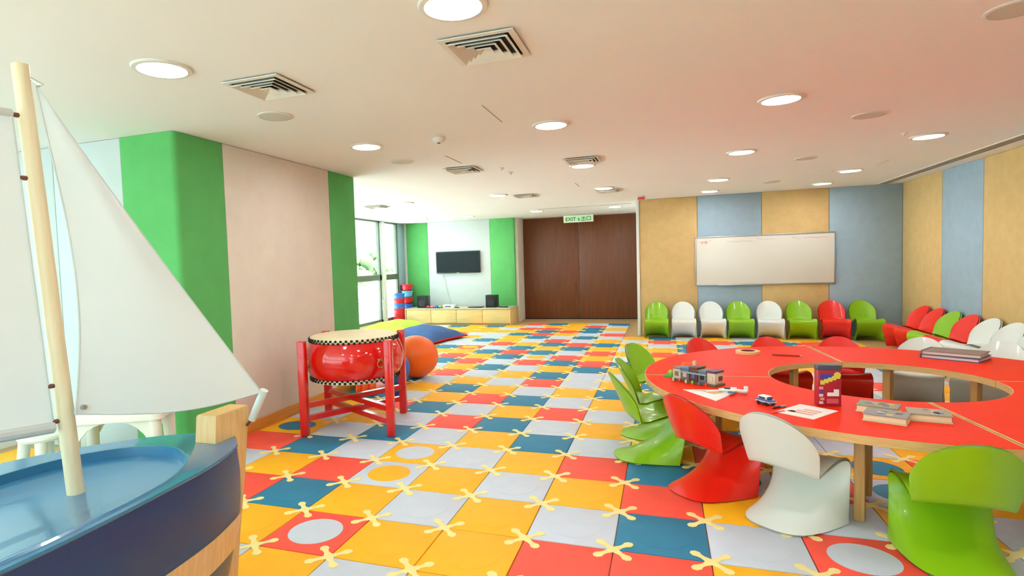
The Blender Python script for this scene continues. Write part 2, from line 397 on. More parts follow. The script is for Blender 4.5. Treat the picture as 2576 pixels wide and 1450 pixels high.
for i, (c, r) in enumerate(cells):
    k = cols[(c, r)]
    edge = c == -5 and 2 <= r < 8                # tiles cut wider to meet the left wall
    if i < 300:
        o = link('tile', TILE_ME[k], play_mat, (c-(.19 if edge else 0), r, 0))
        if edge: o.scale = (1.19, 1, 1)
        if r <= 5 or (c, r) in CIRC:
            d = link('disc', DISC_ME[CIRC.get((c, r), k)], o, (.5, .5, .03))
            if (c, r) not in CIRC: d.location.z = .0288*S
    else:
        t = bmesh.new(); bmesh.ops.create_cube(t, size=1)
        bmesh.ops.scale(t, vec=(.988, .988, .03), verts=t.verts); bmesh.ops.translate(t, vec=(c+.5, r+.5, .015), verts=t.verts)
        bmesh.ops.scale(t, vec=(S, S, S), verts=t.verts)
        for f in t.faces: f.material_index = 'YWTR'.index(k)
        me = bpy.data.meshes.new('t'); t.to_mesh(me); t.free(); rest.from_mesh(me); bpy.data.meshes.remove(me)
me = bpy.data.meshes.new('far_tiles'); rest.to_mesh(me); rest.free()
for m in mats_rest: me.materials.append(m)
link('far_tiles', me, play_mat)['kind'] = 'stuff'
cs = set(cells); nodes = []
for r in range(-6, 25):
    for c in range(-11, 10):
        if sum(((c+a, r+b) in cs) for a in (-1, 0) for b in (-1, 0)) == 4: nodes.append((c, r))
nodes.sort(key=lambda p: view_rank(*p))
cr = bmesh.new()
for i, (c, r) in enumerate(nodes):
    if i < 300: link('connector', CONN_ME, play_mat, (c, r, .03))
    else:
        n0 = len(cr.verts); cr.from_mesh(CONN_ME); cr.verts.ensure_lookup_table()
        bmesh.ops.translate(cr, vec=(c*S, r*S, .03*S), verts=cr.verts[n0:])
me = bpy.data.meshes.new('far_connectors'); cr.to_mesh(me); cr.free(); me.materials.append(M_CRM)
link('far_connectors', me, play_mat)['kind'] = 'stuff'
FZ = .036                                   # top of the mat

# ================================================================== CEILING FITTINGS
def downlight(x, y, label, r=.27):
    t = thing('ceiling_light', label, 'ceiling light', (x, y, H), 0, 'round recessed ceiling lights')
    MB().lathe([(r-.005, -.012), (r, -.03), (r+.05, -.025), (r+.062, -.006), (r+.062, 0)], 40, cap=False).build('trim_ring', M_TRIM, t)
    MB().lathe([(r, -.004), (r, -.012), (r*.6, -.014)], 40).build('diffuser', M_LAMP, t)
for x, y, lb in (
 (.75, -.2, 'round lit ceiling light cut by the top edge of the photo'), (-2.95, -.02, 'round lit ceiling light above the sail, left of the dark vent'),
 (-2.98, 4.95, 'round lit ceiling light above the beige left wall panel'), (.73, 4.87, 'round lit ceiling light beside the ceiling hatch seam'),
 (4.33, 4.87, 'large round lit ceiling light above the far side of the red table'), (4.33, 9.62, 'round lit ceiling light above the whiteboard, second in its row'),
 (4.27, 14.67, 'round lit ceiling light above the whiteboard, third in its row'), (4.24, 17.95, 'small lit ceiling light just above the whiteboard wall panels'),
 (7.95, 9.66, 'round lit ceiling light nearest the long slot by the right wall'), (7.87, 14.75, 'round lit ceiling light in the right row, second from the front'),
 (7.86, 17.9, 'small lit ceiling light in the right row above the corner'), (.67, 9.6, 'round lit ceiling light touching a square vent, mid ceiling'),
 (.73, 14.67, 'round lit ceiling light touching the vent before the door'), (-2.93, 14.5, 'small lit ceiling light in the bright ceiling patch'),
 (-6.72, 14.86, 'small lit ceiling light near the far window'), (-3.07, 21.8, 'small lit ceiling light before the left door leaf'),
 (.52, 22.04, 'small lit ceiling light before the right door leaf'), (-6.76, 22.5, 'small lit ceiling light above the television'),
 (-9.33, 22.46, 'small lit ceiling light above the far left green panel'),
 (4.3, -.15, 'round ceiling light outside the frame above the near table edge'), (7.9, 4.87, 'round ceiling light outside the frame on the right'),
 (7.9, -.15, 'round ceiling light outside the frame behind the right chairs'), (-2.95, -5, 'round ceiling light behind the camera on the left'),
 (.75, -5, 'round ceiling light above the camera'), (4.3, -5, 'round ceiling light behind the camera on the right')):
    downlight(x, y, lb)
def vent(x, y, label, s=.42):
    t = thing('ceiling_vent', label, 'vent', (x, y, H), 0, 'square ceiling diffusers')
    box('backing', M_DARK, -s*.86, s*.86, -s*.86, s*.86, -.012, -.004, t)
    def ring(name, a, b, z0, z1):
        m = MB()
        A = [(-a, -a, z0), (a, -a, z0), (a, a, z0), (-a, a, z0)]; B = [(-b, -b, z1), (b, -b, z1), (b, b, z1), (-b, b, z1)]
        A2 = [(p[0], p[1], p[2]+.012) for p in A]; B2 = [(p[0], p[1], p[2]+.012) for p in B]
        m.grid([A, B, B2, A2, A], close=True); m.build(name, M_VENT, t, smooth=0)
    ring('frame', s, s*.84, -.03, -.03)
    for k in range(3): ring('louvre', s*(.8-.2*k), s*(.68-.2*k), -.06, -.02)
    ring('louvre', s*.2, s*.02, -.06, -.03)
for x, y, lb in ((.73, .9, 'square louvred vent beside the nearest ceiling light'), (-2.27, 1.05, 'square louvred vent left of centre, over the green column'),
    (.77, 8.8, 'square vent behind a ceiling light, mid ceiling'), (-2.2, 8.6, 'square vent in the bright ceiling patch'),
    (-2.1, 15.2, 'small far vent left of the exit sign'), (.8, 15.5, 'far vent touching a light before the door'), (-8.2, 15.3, 'faint far vent near the window')):
    vent(x, y, lb)
def speaker_disc(x, y, label, r=.24):
    t = thing('ceiling_speaker', label, 'speaker', (x, y, H), 0, 'round ceiling speakers')
    MB().lathe([(r, -.02), (r+.03, -.014), (r+.03, 0)], 32, cap=False).build('rim', M_TRIM, t)
    MB().lathe([(r, -.004), (r, -.018), (r*.5, -.022)], 32).build('grille', M_SPEAKERGRILLE, t)
for x, y, lb in ((-3.13, 2.3, 'round ceiling speaker grille above the green column'), (6.05, 6.8, 'round ceiling speaker grille nearest the right wall slot'),
    (6.04, 11.5, 'small round speaker grille mid ceiling on the right'), (6.02, 16.3, 'tiny far speaker grille above the whiteboard'),
    (-3.09, 6.85, 'round speaker grille at the edge of the bright ceiling patch'), (5.99, 2.15, 'speaker grille at the top right corner of the photo')):
    speaker_disc(x, y, lb)
sd = thing('smoke_detector', 'small white smoke detector near the left wall end', 'smoke detector', (-1.4, 4.87, H))
MB().lathe([(.12, 0), (.13, -.03), (.12, -.06), (.07, -.1), (.05, -.11)], 24).build('body', M_TRIM, sd)
MB().lathe([(.03, -.108), (.03, -.12)], 12).build('sensor', M_BLACK, sd)
for x, y, lb in ((-1.28, 8.9, 'small white sprinkler rose right of the pale vent'), (-1.26, 9.75, 'tiny dark sensor right of the pale vent'), (7.3, 9.0, 'small round sensor left of the right ceiling light'), (7.3, 14.3, 'tiny round sensor near the right row lights')):
    s_ = thing('ceiling_sensor', lb, 'sensor', (x, y, H), 0, 'small ceiling sensors')
    MB().lathe([(.07, 0), (.07, -.012), (.03, -.03), (.02, -.05)], 16).build('rose', M_VENT, s_)
    MB().lathe([(.02, -.045), (.02, -.06)], 10).build('tip', M_METAL, s_)
# access-hatch seams and slot diffusers
for x0, x1, y0, y1, lb in ((-.02, .0, 3.16, 4.3, 'thin ceiling hatch seam left of a round light'), (-1.97, -1.94, 6.66, 7.76, 'dark thin ceiling hatch seam in the bright patch'), (8.28, 8.3, 13.0, 13.9, 'pale hatch seam near the right wall slot'), (.0, .02, 12.9, 13.8, 'short hatch seam before the far vent')):
    tag(box('hatch_seam', M_JOINT, x0, x1, y0, y1, H-.006, H), lb, 'seam', 'ceiling hatch seams')
def slot(x0, x1, y0, y1, label, along):
    t = thing('slot_diffuser', label, 'vent', (0, 0, H))
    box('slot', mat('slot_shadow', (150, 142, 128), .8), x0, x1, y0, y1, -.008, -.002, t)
    if along == 'y':
        for a, b in ((x0-.04, x0), (x1, x1+.04)): box('frame_strip', M_VENT, a, b, y0, y1, -.02, 0, t)
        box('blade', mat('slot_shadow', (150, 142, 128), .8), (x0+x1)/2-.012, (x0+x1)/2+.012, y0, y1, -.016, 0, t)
    else:
        for a, b in ((y0-.04, y0), (y1, y1+.04)): box('frame_strip', M_VENT, x0, x1, a, b, -.02, 0, t)
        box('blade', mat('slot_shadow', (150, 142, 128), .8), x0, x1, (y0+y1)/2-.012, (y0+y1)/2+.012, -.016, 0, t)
slot(9.95, 10.3, -8, 19.5, 'long linear slot diffuser along the right wall', 'y')
slot(-2.8, 1.3, 20.75, 20.95, 'linear slot diffuser in the ceiling before the double door', 'x')
em = thing('alarm_box', 'small red and white alarm box on the ceiling above the tan panel', 'alarm', (1.8, 18.1, H))
box('body', M_TRIM, -.17, .17, -.09, .09, -.16, 0, em, .01); box('lens', M_CHR_R, -.13, .13, -.11, -.09, -.15, -.06, em, .008)

# exit sign
ex = thing('exit_sign', 'green and white exit sign hanging before the dark double door', 'sign', (-1.62, 25.5, H))
box('box', mat('sign_white', (228, 236, 206), .4), -.78, .78, -.05, .05, -.4, -.02, ex, .012)
box('face', mat('sign_glow', (186, 226, 176), .4, emit=.12), -.72, .72, -.058, -.05, -.36, -.07, ex)
M_SIGNG = mat('sign_green', (36, 104, 60), .5)
def text_mesh(body, size):
    cu = bpy.data.curves.new('txt', 'FONT'); cu.body = body; cu.size = size*S; cu.extrude = .002*S; cu.offset = .005*S
    o = bpy.data.objects.new('txt', cu); COL.objects.link(o)
    dg = bpy.context.evaluated_depsgraph_get(); me = bpy.data.meshes.new_from_object(o.evaluated_get(dg))
    bpy.data.objects.remove(o); me.materials.clear(); return me
tm = text_mesh('EXIT', .27); tm.materials.append(M_SIGNG)
link('lettering', tm, ex, (-.68, -.06, -.315), rot=(PI/2, 0, 0))
mm = MB()                                   # running figure and the two characters, as strokes
for a, b, r in (((.0, -.2), (.05, -.28), .02), ((.05, -.28), (.0, -.34), .016), ((.04, -.26), (.1, -.3), .016), ((.0, -.2), (-.05, -.24), .013), ((.0, -.2), (.06, -.2), .013)):
    mm.bar((a[0], -.06, a[1]), (b[0], -.06, b[1]), r, n=6)
mm.lathe([(.022, -.004), (.022, .004)], 10, (.02, -.06, -.14))
mm.build('running_figure', M_SIGNG, ex)
mm = MB()
for a, b in (((.27, -.1), (.27, -.33)), ((.19, -.13), (.19, -.2)), ((.19, -.2), (.35, -.2)), ((.35, -.13), (.35, -.2)), ((.17, -.25), (.17, -.33)), ((.17, -.33), (.37, -.33)), ((.37, -.25), (.37, -.33)),
             ((.45, -.13), (.45, -.32)), ((.64, -.13), (.64, -.32)), ((.45, -.13), (.64, -.13)), ((.45, -.3), (.64, -.3))):
    mm.bar((a[0], -.06, a[1]), (b[0], -.06, b[1]), .013, square=True)
mm.build('characters', M_SIGNG, ex)

# ================================================================== WHITEBOARD
wbo = thing('whiteboard', 'wide whiteboard with faint red scribbles on the back wall', 'whiteboard', (6.23, YW-.07, 2.08))
box('surface', M_WHITEBOARD, -2.42, 2.42, -.05, 0, 0, 1.91, wbo, .01)
for n, a in (('frame_rail', (-2.44, 2.44, -.07, 0, 1.88, 1.93)), ('frame_rail', (-2.44, 2.44, -.07, 0, -.02, .03)), ('frame_rail', (-2.44, -2.39, -.07, 0, 0, 1.91)), ('frame_rail', (2.39, 2.44, -.07, 0, 0, 1.91))):
    box(n, M_METAL, *a, wbo, .008)
box('pen_tray', M_METAL, -1.6, .0, -.16, -.05, -.03, .0, wbo, .006)
rs = random.Random(3)
def scribble(x0, x1, z, m, amp, name):
    pts = []; n = int((x1-x0)/.025)
    for i in range(n): pts.append((x0+(x1-x0)*i/n+rs.uniform(-.015, .02), -.053, z+rs.uniform(-amp, amp)))
    MB().tube(pts, .006, 4).build(name, m, wbo)
M_INKR = mat('red_marker', (238, 150, 136), .6); M_INKG = mat('grey_marker', (200, 196, 186), .6)
scribble(-2.25, -1.95, 1.72, M_INKR, .07, 'scribble'); scribble(-2.2, -1.98, 1.68, M_INKR, .06, 'scribble'); scribble(-1.93, -1.82, 1.76, M_INKR, .05, 'scribble')
scribble(-1.3, -.3, 1.7, M_INKG, .025, 'scribble'); scribble(-.2, .5, 1.76, M_INKG, .05, 'scribble'); scribble(1.0, 1.3, 1.74, M_INKG, .05, 'scribble'); scribble(1.4, 2.25, 1.74, M_INKR, .03, 'scribble')

# ================================================================== TELEVISION WALL FURNITURE
tv = thing('television', 'black flat television on the white wall panel', 'television', (-8.22, YT-.09, 2.74), 0)
box('bracket', M_METAL, -.4, .4, 0, .075, .4, .9, tv); box('body', M_BLACK, -1.3, 1.3, -.1, 0, 0, 1.22, tv, .02)
box('screen', M_SCREEN, -1.25, 1.25, -.108, -.1, .06, 1.17, tv); box('logo_plate', M_METAL, -.07, .07, -.112, -.1, .015, .04, tv)
cabl = MB().tube(catmull([(-9.2, YT-.03, 2.7), (-9.05, YT-.03, 2.2), (-8.95, YT-.03, 1.7), (-8.8, YT-.03, 1.2), (-8.7, YT-.06, .93)], 5), .012, 6).build('television_cable', mat('pale_cable', (206, 210, 204), .6))
tag(cabl, 'thin pale cable hanging from the television to the cabinet', 'cable')
cab = thing('low_cabinet', 'long low maple cabinet under the television', 'cabinet', (-8.1, 23.95, 0))
box('body', M_CAB, -2.62, 3.2, -.8, .9, .1, .84, cab, .01); box('plinth', M_CAB, -2.6, 3.1, -.7, .88, 0, .1, cab)
box('top_panel', M_CABTOP, -2.66, 3.24, -.9, .92, .84, .9, cab, .008)
box('side_panel', M_CAB, 3.2, 3.25, -.9, .92, 0, .84, cab, .006); box('side_panel', M_CAB, -2.67, -2.62, -.9, .92, 0, .84, cab, .006)
for k in range(4): box('door', M_CAB, -2.6+k*1.45+.01, -2.6+(k+1)*1.45-.01, -.86, -.8, .12, .83, cab, .006)
ZC = .9
def loudspeaker(x, label):
    t = thing('loudspeaker', label, 'speaker', (x, 23.75, ZC), 0, 'loudspeakers on the cabinet')
    box('cabinet', M_BLACK, -.3, .3, -.2, .3, 0, .66, t, .02); box('grille', M_BLACKMATTE, -.27, .27, -.215, -.2, .03, .63, t, .01)
    MB().lathe([(.17, 0), (.19, .012), (.15, .02), (.05, .005)], 24).build('cone', mat('speaker_cone', (44, 44, 46), .6), t, (0, -.215, .25)).rotation_euler = (PI/2, 0, 0)
loudspeaker(-9.95, 'black loudspeaker at the left end of the maple cabinet'); loudspeaker(-6.0, 'black loudspeaker at the right end of the maple cabinet')
gc = thing('media_player', 'small white media player box on the maple cabinet', 'media player', (-8.35, 23.6, ZC))
box('case', M_CHR_W, -.33, .33, -.22, .22, .0, .17, gc, .02); box('display', M_BLACK, -.18, .15, -.226, -.22, .06, .11, gc)
rtab = thing('remote', 'black remote control beside the white media player', 'remote', (-7.85, 23.4, ZC)); box('shell', M_BLACK, -.12, .12, -.05, .05, 0, .05, rtab, .015)
for k in range(3): MB().lathe([(.012, .05), (.012, .056)], 8, (-.07+k*.06, 0, 0)).build('button', M_CHR_R, rtab)
fp = thing('laptop', 'closed dark laptop lying left of the right loudspeaker', 'laptop', (-6.85, 23.6, ZC))
box('base', M_BLACK, -.38, .38, -.25, .25, 0, .03, fp, .01); box('lid', mat('laptop_lid', (92, 92, 90), .4), -.38, .38, -.25, .25, .032, .06, fp, .01)
fk = thing('keyboard', 'small dark keyboard right of the right loudspeaker', 'keyboard', (-5.35, 23.6, ZC)); box('case', M_BLACK, -.25, .25, -.1, .1, 0, .04, fk, .01); box('keys', M_BLACKMATTE, -.23, .23, -.08, .08, .04, .055, fk)
for k, (x, m, lb) in enumerate(((-9.5, M_CHR_R, 'small red toy car by the left loudspeaker'), (-9.25, mat('pink_plastic', (226, 110, 150), .4), 'small pink toy car by the left loudspeaker'), (-9.0, M_BLUEBALL, 'small blue toy car on the cabinet'), (-8.78, M_CHR_G, 'small green toy car on the cabinet'))):
    t = thing('toy_car', lb, 'toy', (x, 23.35, ZC), 0, 'toy cars on the cabinet')
    box('body', m, -.1, .1, -.06, .06, .03, .1, t, .015); box('cabin', m, -.05, .05, -.05, .05, .1, .15, t, .015)
    for dx in (-.06, .06): MB().bar((dx, -.07, .03), (dx, .07, .03), .03).build('axle_wheels', M_BLACK, t)

# stacks of tubs by the window
def tub_me(m):
    b = MB(); pr = [(.24, 0), (.26, .02), (.31, .3), (.355, .31), (.355, .35), (.325, .35), (.29, .05), (.0, .04)]
    b.lathe(pr[:-1], 20, cap=False); b.lathe([(.24, 0), (.0001, 0)], 20, cap=False); b.lathe([(.29, .05), (.0001, .05)], 20, cap=False); return b.mesh('bowl', m)
M_TBLUE = mat('tub_blue', (70, 130, 214), .4); M_TRED = mat('tub_red', (232, 44, 52), .4); M_TCY = mat('tub_cyan', (110, 200, 230), .4)
TUBS = {'r': tub_me(M_TRED), 'b': tub_me(M_TBLUE), 'c': tub_me(M_TCY)}
def tub_stack(x, y, seq, where, dz):
    ordn = ['bottom', 'second', 'third', 'fourth', 'fifth', 'sixth', 'seventh', 'eighth']
    for k, ch in enumerate(seq):
        nm = {'r': 'red', 'b': 'blue', 'c': 'pale blue'}[ch]
        pos = 'at the bottom' if k == 0 else ('on top' if k == len(seq)-1 else ordn[k]+' from the bottom')
        t = thing('toy_tub', '%s plastic tub %s of the %s stack by the window' % (nm, pos, where), 'tub', (x, y, FZ+k*dz), 0, 'stacked toy tubs')
        link('bowl', TUBS[ch], t)
        for s_ in (-1, 1): MB().tube(catmull([(-.1, s_*.34, .3), (-.08, s_*.41, .28), (.08, s_*.41, .28), (.1, s_*.34, .3)], 3), .015, 6).build('handle', TUBS[ch].materials[0], t)
tub_stack(-11.16, 23.2, 'rrrbrb', 'front', .27); tub_stack(-11.16, 24.3, 'bbbrcr', 'tall rear', .36)

# ================================================================== FLOOR CUSHIONS, BALLS, DRUM
def cushion(name, pts, h, m, label, edge_m, seed):
    t = thing(name, label, 'cushion', (0, 0, FZ)); rnd = random.Random(seed); N = 17
    a, b, c, d = [Vector(p) for p in pts]; topr = []; botr = []
    for j in range(N):
        rt_, rb_ = [], []
        for i in range(N):
            u, v = i/(N-1), j/(N-1); p = (a*(1-u)+b*u)*(1-v)+(d*(1-u)+c*u)*v
            cx = (a+b+c+d)/4; pin = .1*(abs(2*u-1)*(1-abs(2*v-1))+abs(2*v-1)*(1-abs(2*u-1))); p = p+(cx-p)*pin*(1 if max(abs(2*u-1), abs(2*v-1)) > .99 else .6)
            f = ((1-abs(2*u-1)**2.4)*(1-abs(2*v-1)**2.4))**.55
            z = .1+h*f*(.93+.07*math.sin(7*u+seed)*math.cos(5*v))+.02*math.sin(21*u+9*v)*f
            rt_.append((p.x, p.y, z)); rb_.append((p.x, p.y, .1-.1*min(1, f*2.5)))
        topr.append(rt_); botr.append(rb_)
    m1 = MB(); m1.grid(topr); m1.build('top_cover', m, t, smooth=80); m2 = MB(); m2.grid(botr); m2.build('base_cover', edge_m, t, smooth=80)
    ring = [topr[0][i] for i in range(N)]+[topr[j][N-1] for j in range(1, N)]+[topr[N-1][i] for i in range(N-2, -1, -1)]+[topr[j][0] for j in range(N-2, -1, -1)]
    MB().tube(ring, .035, 6).build('piping', edge_m, t)
cushion('floor_cushion', ((-11.2, 18.2), (-8.3, 17.3), (-7.6, 20.3), (-10.6, 21.4)), .55, M_PILGREEN, 'lime green floor cushion under the far window', M_PILGREEN, 1)
cushion('floor_cushion', ((-8.6, 16.2), (-6.15, 15.4), (-5.55, 18.2), (-8.2, 18.9)), .55, M_PILBLUE, 'navy blue floor cushion with red underside behind the orange ball', M_PILRED, 2)
def ball(name, c, r, sz, m, label):
    t = thing(name, label, 'ball', (c[0], c[1], FZ)); MB().sphere((0, 0, r*sz), r, sz, 40).build('shell', m, t, smooth=80)
    MB().lathe([(.03, 0), (.03, .008), (.018, .012)], 12, (0, 0, 2*r*sz-.004)).build('valve', m, t)
ball('exercise_ball', (-4.15, 9.55), .65, .93, M_ORANGEBALL, 'large orange exercise ball behind the red drum')
ball('exercise_ball', (-4.35, 8.45), .48, .95, M_BLUEBALL, 'blue exercise ball half hidden behind the red drum')
ot = thing('ribbed_toy', 'orange ribbed toy on the floor behind the drum', 'toy', (-4.5, 7.25, FZ), .3)
MB().bar((-.22, 0, .17), (.22, 0, .17), .15, n=16).build('core', M_ORANGEBALL, ot)
for k in range(5): MB().bar((-.2+k*.1-.025, 0, .17), (-.2+k*.1+.025, 0, .17), .175, n=16).build('rib', M_CHR_R if k % 2 else M_ORANGEBALL, ot)
gt = thing('toy_fruit', 'green toy beside the orange ribbed toy', 'toy', (-4.95, 7.75, FZ))
MB().sphere((0, 0, .16), .18, .85, 16).build('body', mat('toy_green', (70, 130, 60), .5), gt); MB().bar((0, 0, .28), (.06, .04, .38), .03, .015).build('stalk', mat('toy_green', (70, 130, 60), .5), gt)
st2 = thing('toy_block', 'small navy toy in front of the blue ball', 'toy', (-3.7, 7.3, FZ), .4)
box('block', mat('toy_navy', (40, 44, 110), .5), -.14, .14, -.09, .09, 0, .14, st2, .02); MB().lathe([(.04, .14), (.04, .17)], 10).build('stud', mat('toy_navy', (40, 44, 110), .5), st2)

dr = thing('drum_stand', 'red lacquered four legged stand holding the drum', 'drum stand', (-3.4, 4.88, FZ))
legs = [(-3.98, 3.9), (-2.33, 4.27), (-4.48, 5.52), (-2.83, 5.88)]; lc = [(a+3.4, b-4.88) for a, b in legs]
ang = math.atan2(legs[1][1]-legs[0][1], legs[1][0]-legs[0][0])
for x, y in lc:
    MB().box(-.075, .075, -.075, .075, 0, 1.83, .018, Matrix.Rotation(ang, 3, 'Z')).build('leg', M_STANDRED, dr, (x, y, 0))
for z in (.58, .33):
    for (i, j), dz in (((0, 3), 0), ((1, 2), -.06)):
        a, b = lc[i], lc[j]; MB().bar((a[0], a[1], z+dz), (b[0], b[1], z+dz), .05, square=True).build('cross_brace', M_STANDRED, dr)
dm = thing('drum', 'red barrel drum with studded cream skin on the red stand', 'drum', (-3.4, 4.88, FZ+.98))
prof = [(.87, .06), (.9, .1), (.97, .24), (1.0, .4), (.985, .55), (.93, .7), (.87, .8)]
MB().lathe([tuple(p) for p in prof], 48, cap=False).build('shell', M_DRUMRED, dm, smooth=80)
MB().lathe([(.87, .76), (.885, .8), (.875, .86), (.84, .875), (.6, .885), (.2, .89), (.001, .89)], 48, cap=False).build('skin', M_SKIN, dm, smooth=60)
MB().lathe([(.87, .1), (.885, .06), (.875, 0), (.84, -.012), (.001, -.02)], 48, cap=False).build('skin', M_SKIN, dm, smooth=60)
for z0, nm in ((.79, 'stud'), (.03, 'stud')):
    sm = MB().sphere((0, 0, 0), .03, .9, 8).mesh('stud', M_BLACKMATTE)
    for row in (0, 1):
        for k in range(54):
            a = 2*PI*(k+.5*row)/54; link('stud', sm, dm, (.884*math.cos(a), .884*math.sin(a), z0+row*.042))
for k in range(4):
    a = ang+PI/4+k*PI/2+.0; p = Vector((math.cos(a), math.sin(a), 0))
    rg = MB(); tt = Vector((-p.y, p.x, 0))
    rg.tube([p*1.03+tt*(.07*math.cos(q))+Vector((0, 0, .38+.07*math.sin(q))) for q in [i*PI/8 for i in range(17)]], .012, 6); rg.build('ring_handle', mat('brass', (190, 160, 90), .3, metal=.9), dm)
    MB().lathe([(.05, -.01), (.05, .01)], 12, tuple(p*1.0+Vector((0, 0, .46)))).build('ring_plate', mat('brass', (190, 160, 90), .3, metal=.9), dm)

# ================================================================== TABLE
TCX, TCY, TH, RO, RI, TROT = 5.69, 5.06, 1.22, 3.45, 1.5, math.radians(4)
tl = {0: 'far right quarter of the red ring table', 1: 'far left quarter of the red ring table, holding the tape roll', 2: 'near left quarter of the red ring table, holding the toy car', 3: 'near right quarter of the red ring table'}
def arc_pts(r, a0, a1, n): return [(r*math.cos(a0+(a1-a0)*i/n), r*math.sin(a0+(a1-a0)*i/n)) for i in range(n+1)]
for q in range(4):
    t = thing('table_section', tl[q], 'table', (TCX, TCY, FZ), TROT, 'sections of the red ring table')
    a0, a1 = q*PI/2+.004, (q+1)*PI/2-.004; gO, gI = a0, a1
    out = arc_pts(RO-.012, a0+.008, a1-.008, 40); inn = arc_pts(RI+.012, a0+.018, a1-.018, 28)[::-1]
    MB().prism(out+inn, TH-.03, TH).build('top', M_TABLE, t, smooth=30)
    out = arc_pts(RO, a0, a1, 40); inn = arc_pts(RI, a0, a1, 28)[::-1]
    MB().prism(out+inn, TH-.1, TH-.004).build('plywood_core', M_PLY, t, smooth=30)
    for f, rr in ((.27, 2.74), (.73, 2.74), (.27, 1.8), (.73, 1.8)):
        a = a0+(a1-a0)*f; MB().box(-.055, .055, -.055, .055, 0, TH-.1, .01, Matrix.Rotation(a, 3, 'Z')).build('leg', M_LEG, t, (rr*math.cos(a), rr*math.sin(a), 0))
    MB().prism(arc_pts(2.76, a0+.3, a1-.3, 12)+arc_pts(2.7, a0+.3, a1-.3, 12)[::-1], TH-.2, TH-.1).build('apron', M_LEG, t)
TZ = FZ+TH

# ================================================================== CHAIRS
def chair_shell():
    NU = 20; us = [math.sin(-PI/2+PI*i/NU) for i in range(NU+1)]; rows = []; marks = {}
    NB = 12
    for j in range(NB+1):
        s_ = 1-j/NB; row = []
        for u in us:
            a = abs(u); zt = .93+.45*max(0, 1-a**2.1)**.5
            zb = .735-.085*a**2; z = zb+(zt-zb)*s_
            wd_ = .405+.04*math.sin(min(1, (z-.65)/.45)*PI*.5)
            y = -.285-.29*((z-.7)/.68)+.15*a**2.2*(.75+.25*s_)
            row.append(Vector((u*wd_, y, z)))
        rows.append(row)
    marks['back'] = len(rows)-1
    cen = [(-.285, .735), (-.15, .668), (.08, .675), (.29, .715), (.425, .705), (.475, .62), (.40, .46), (.17, .25), (-.17, .09), (-.5, .0)]
    edg = [(.405, -.135, .65), (.39, -.04, .648), (.405, .12, .705), (.43, .31, .765), (.445, .455, .74), (.45, .515, .64), (.44, .49, .45), (.445, .44, .22), (.455, .4, .06), (.465, .385, 0)]
    cc = catmull([(0, a, b) for a, b in cen], 4); ee = catmull(edg, 4)
    for k in range(1, len(cc)):
        c, e = cc[k], ee[k]; row = []; tb = max(0, (k-20)/(len(cc)-21))     # tb: how far down the skirt
        for u in us:
            a = abs(u); wgt = a**2.2*(1-tb)+(1-max(0, 1-a**2.6)**.62)*tb
            x = u*e.x+tb*.07*math.sin(PI*a)*(1 if u > 0 else -1)
            row.append(Vector((x, c.y+(e.y-c.y)*wgt, max(0, c.z+(e.z-c.z)*wgt))))
        rows.append(row)
        if k == 17: marks['seat'] = len(rows)-1
    return rows, marks
def shell_parts():
    rows, marks = chair_shell(); R_, Cn = len(rows), len(rows[0]); th = .04
    def nrm(j, i):
        a = rows[min(j+1, R_-1)][i]-rows[max(j-1, 0)][i]; b = rows[j][min(i+1, Cn-1)]-rows[j][max(i-1, 0)]
        n = a.cross(b); return n.normalized() if n.length > 1e-9 else Vector((0, 0, 1))
    N = [[nrm(j, i) for i in range(Cn)] for j in range(R_)]
    out = {}
    for name, j0, j1 in (('backrest', 0, marks['back']), ('seat', marks['back'], marks['seat']), ('base', marks['seat'], R_-1)):
        V, F, NV = [], [], []; idx = {}
        def vid(j, i, side):
            if (j, i, side) not in idx:
                idx[(j, i, side)] = len(V); p = rows[j][i]+N[j][i]*th*.5*side
                if p.z < 0: p = Vector((p.x, p.y, 0))
                V.append(p*S); NV.append(N[j][i]*side)
            return idx[(j, i, side)]
        for j in range(j0, j1):
            for i in range(Cn-1):
                q = [(j, i), (j, i+1), (j+1, i+1), (j+1, i)]
                F.append([vid(a, b, 1) for a, b in q][::-1]); F.append([vid(a, b, -1) for a, b in q])
        def rim(p, q): F.append([vid(p[0], p[1], 1), vid(q[0], q[1], 1), vid(q[0], q[1], -1), vid(p[0], p[1], -1)])
        for j in range(j0, j1): rim((j, 0), (j+1, 0)); rim((j+1, Cn-1), (j, Cn-1))
        if j0 == 0:
            for i in range(Cn-1): rim((0, i+1), (0, i))
        if j1 == R_-1:
            for i in range(Cn-1): rim((R_-1, i), (R_-1, i+1))
        out[name] = (V, F, NV)
    return out
SP = shell_parts(); CH_ME = {}
for key, m in (('red', M_CHR_R), ('green', M_CHR_G), ('white', M_CHR_W)):
    CH_ME[key] = {}
    for nm, (V, F, NV) in SP.items():
        me = bpy.data.meshes.new(nm); me.from_pydata([tuple(v) for v in V], [], F); me.update()
        bm = bmesh.new(); bm.from_mesh(me); bmesh.ops.remove_doubles(bm, verts=bm.verts, dist=1e-6)
        bm.to_mesh(me); bm.free(); me.materials.append(m); me.shade_smooth()
        tree = {tuple(round(c, 5) for c in v): n for v, n in zip(V, NV)}
        ns = []
        for v in me.vertices:
            n = tree.get(tuple(round(c, 5) for c in v.co)); ns.append(tuple(n) if n else (0, 0, 0))
        me.normals_split_custom_set_from_vertices(ns)
        CH_ME[key][nm] = me
def chair(key, x, y, face, label, group, z=FZ):     # face: heading in degrees from +Y, clockwise
    t = thing('childrens_chair', label, 'chair', (x, y, z), -math.radians(face), group)
    for nm in ('backrest', 'seat', 'base'): link(nm, CH_ME[key][nm], t)
G1, G2, G3 = 'chairs round the red table', 'chairs along the whiteboard wall', 'chairs along the right wall'
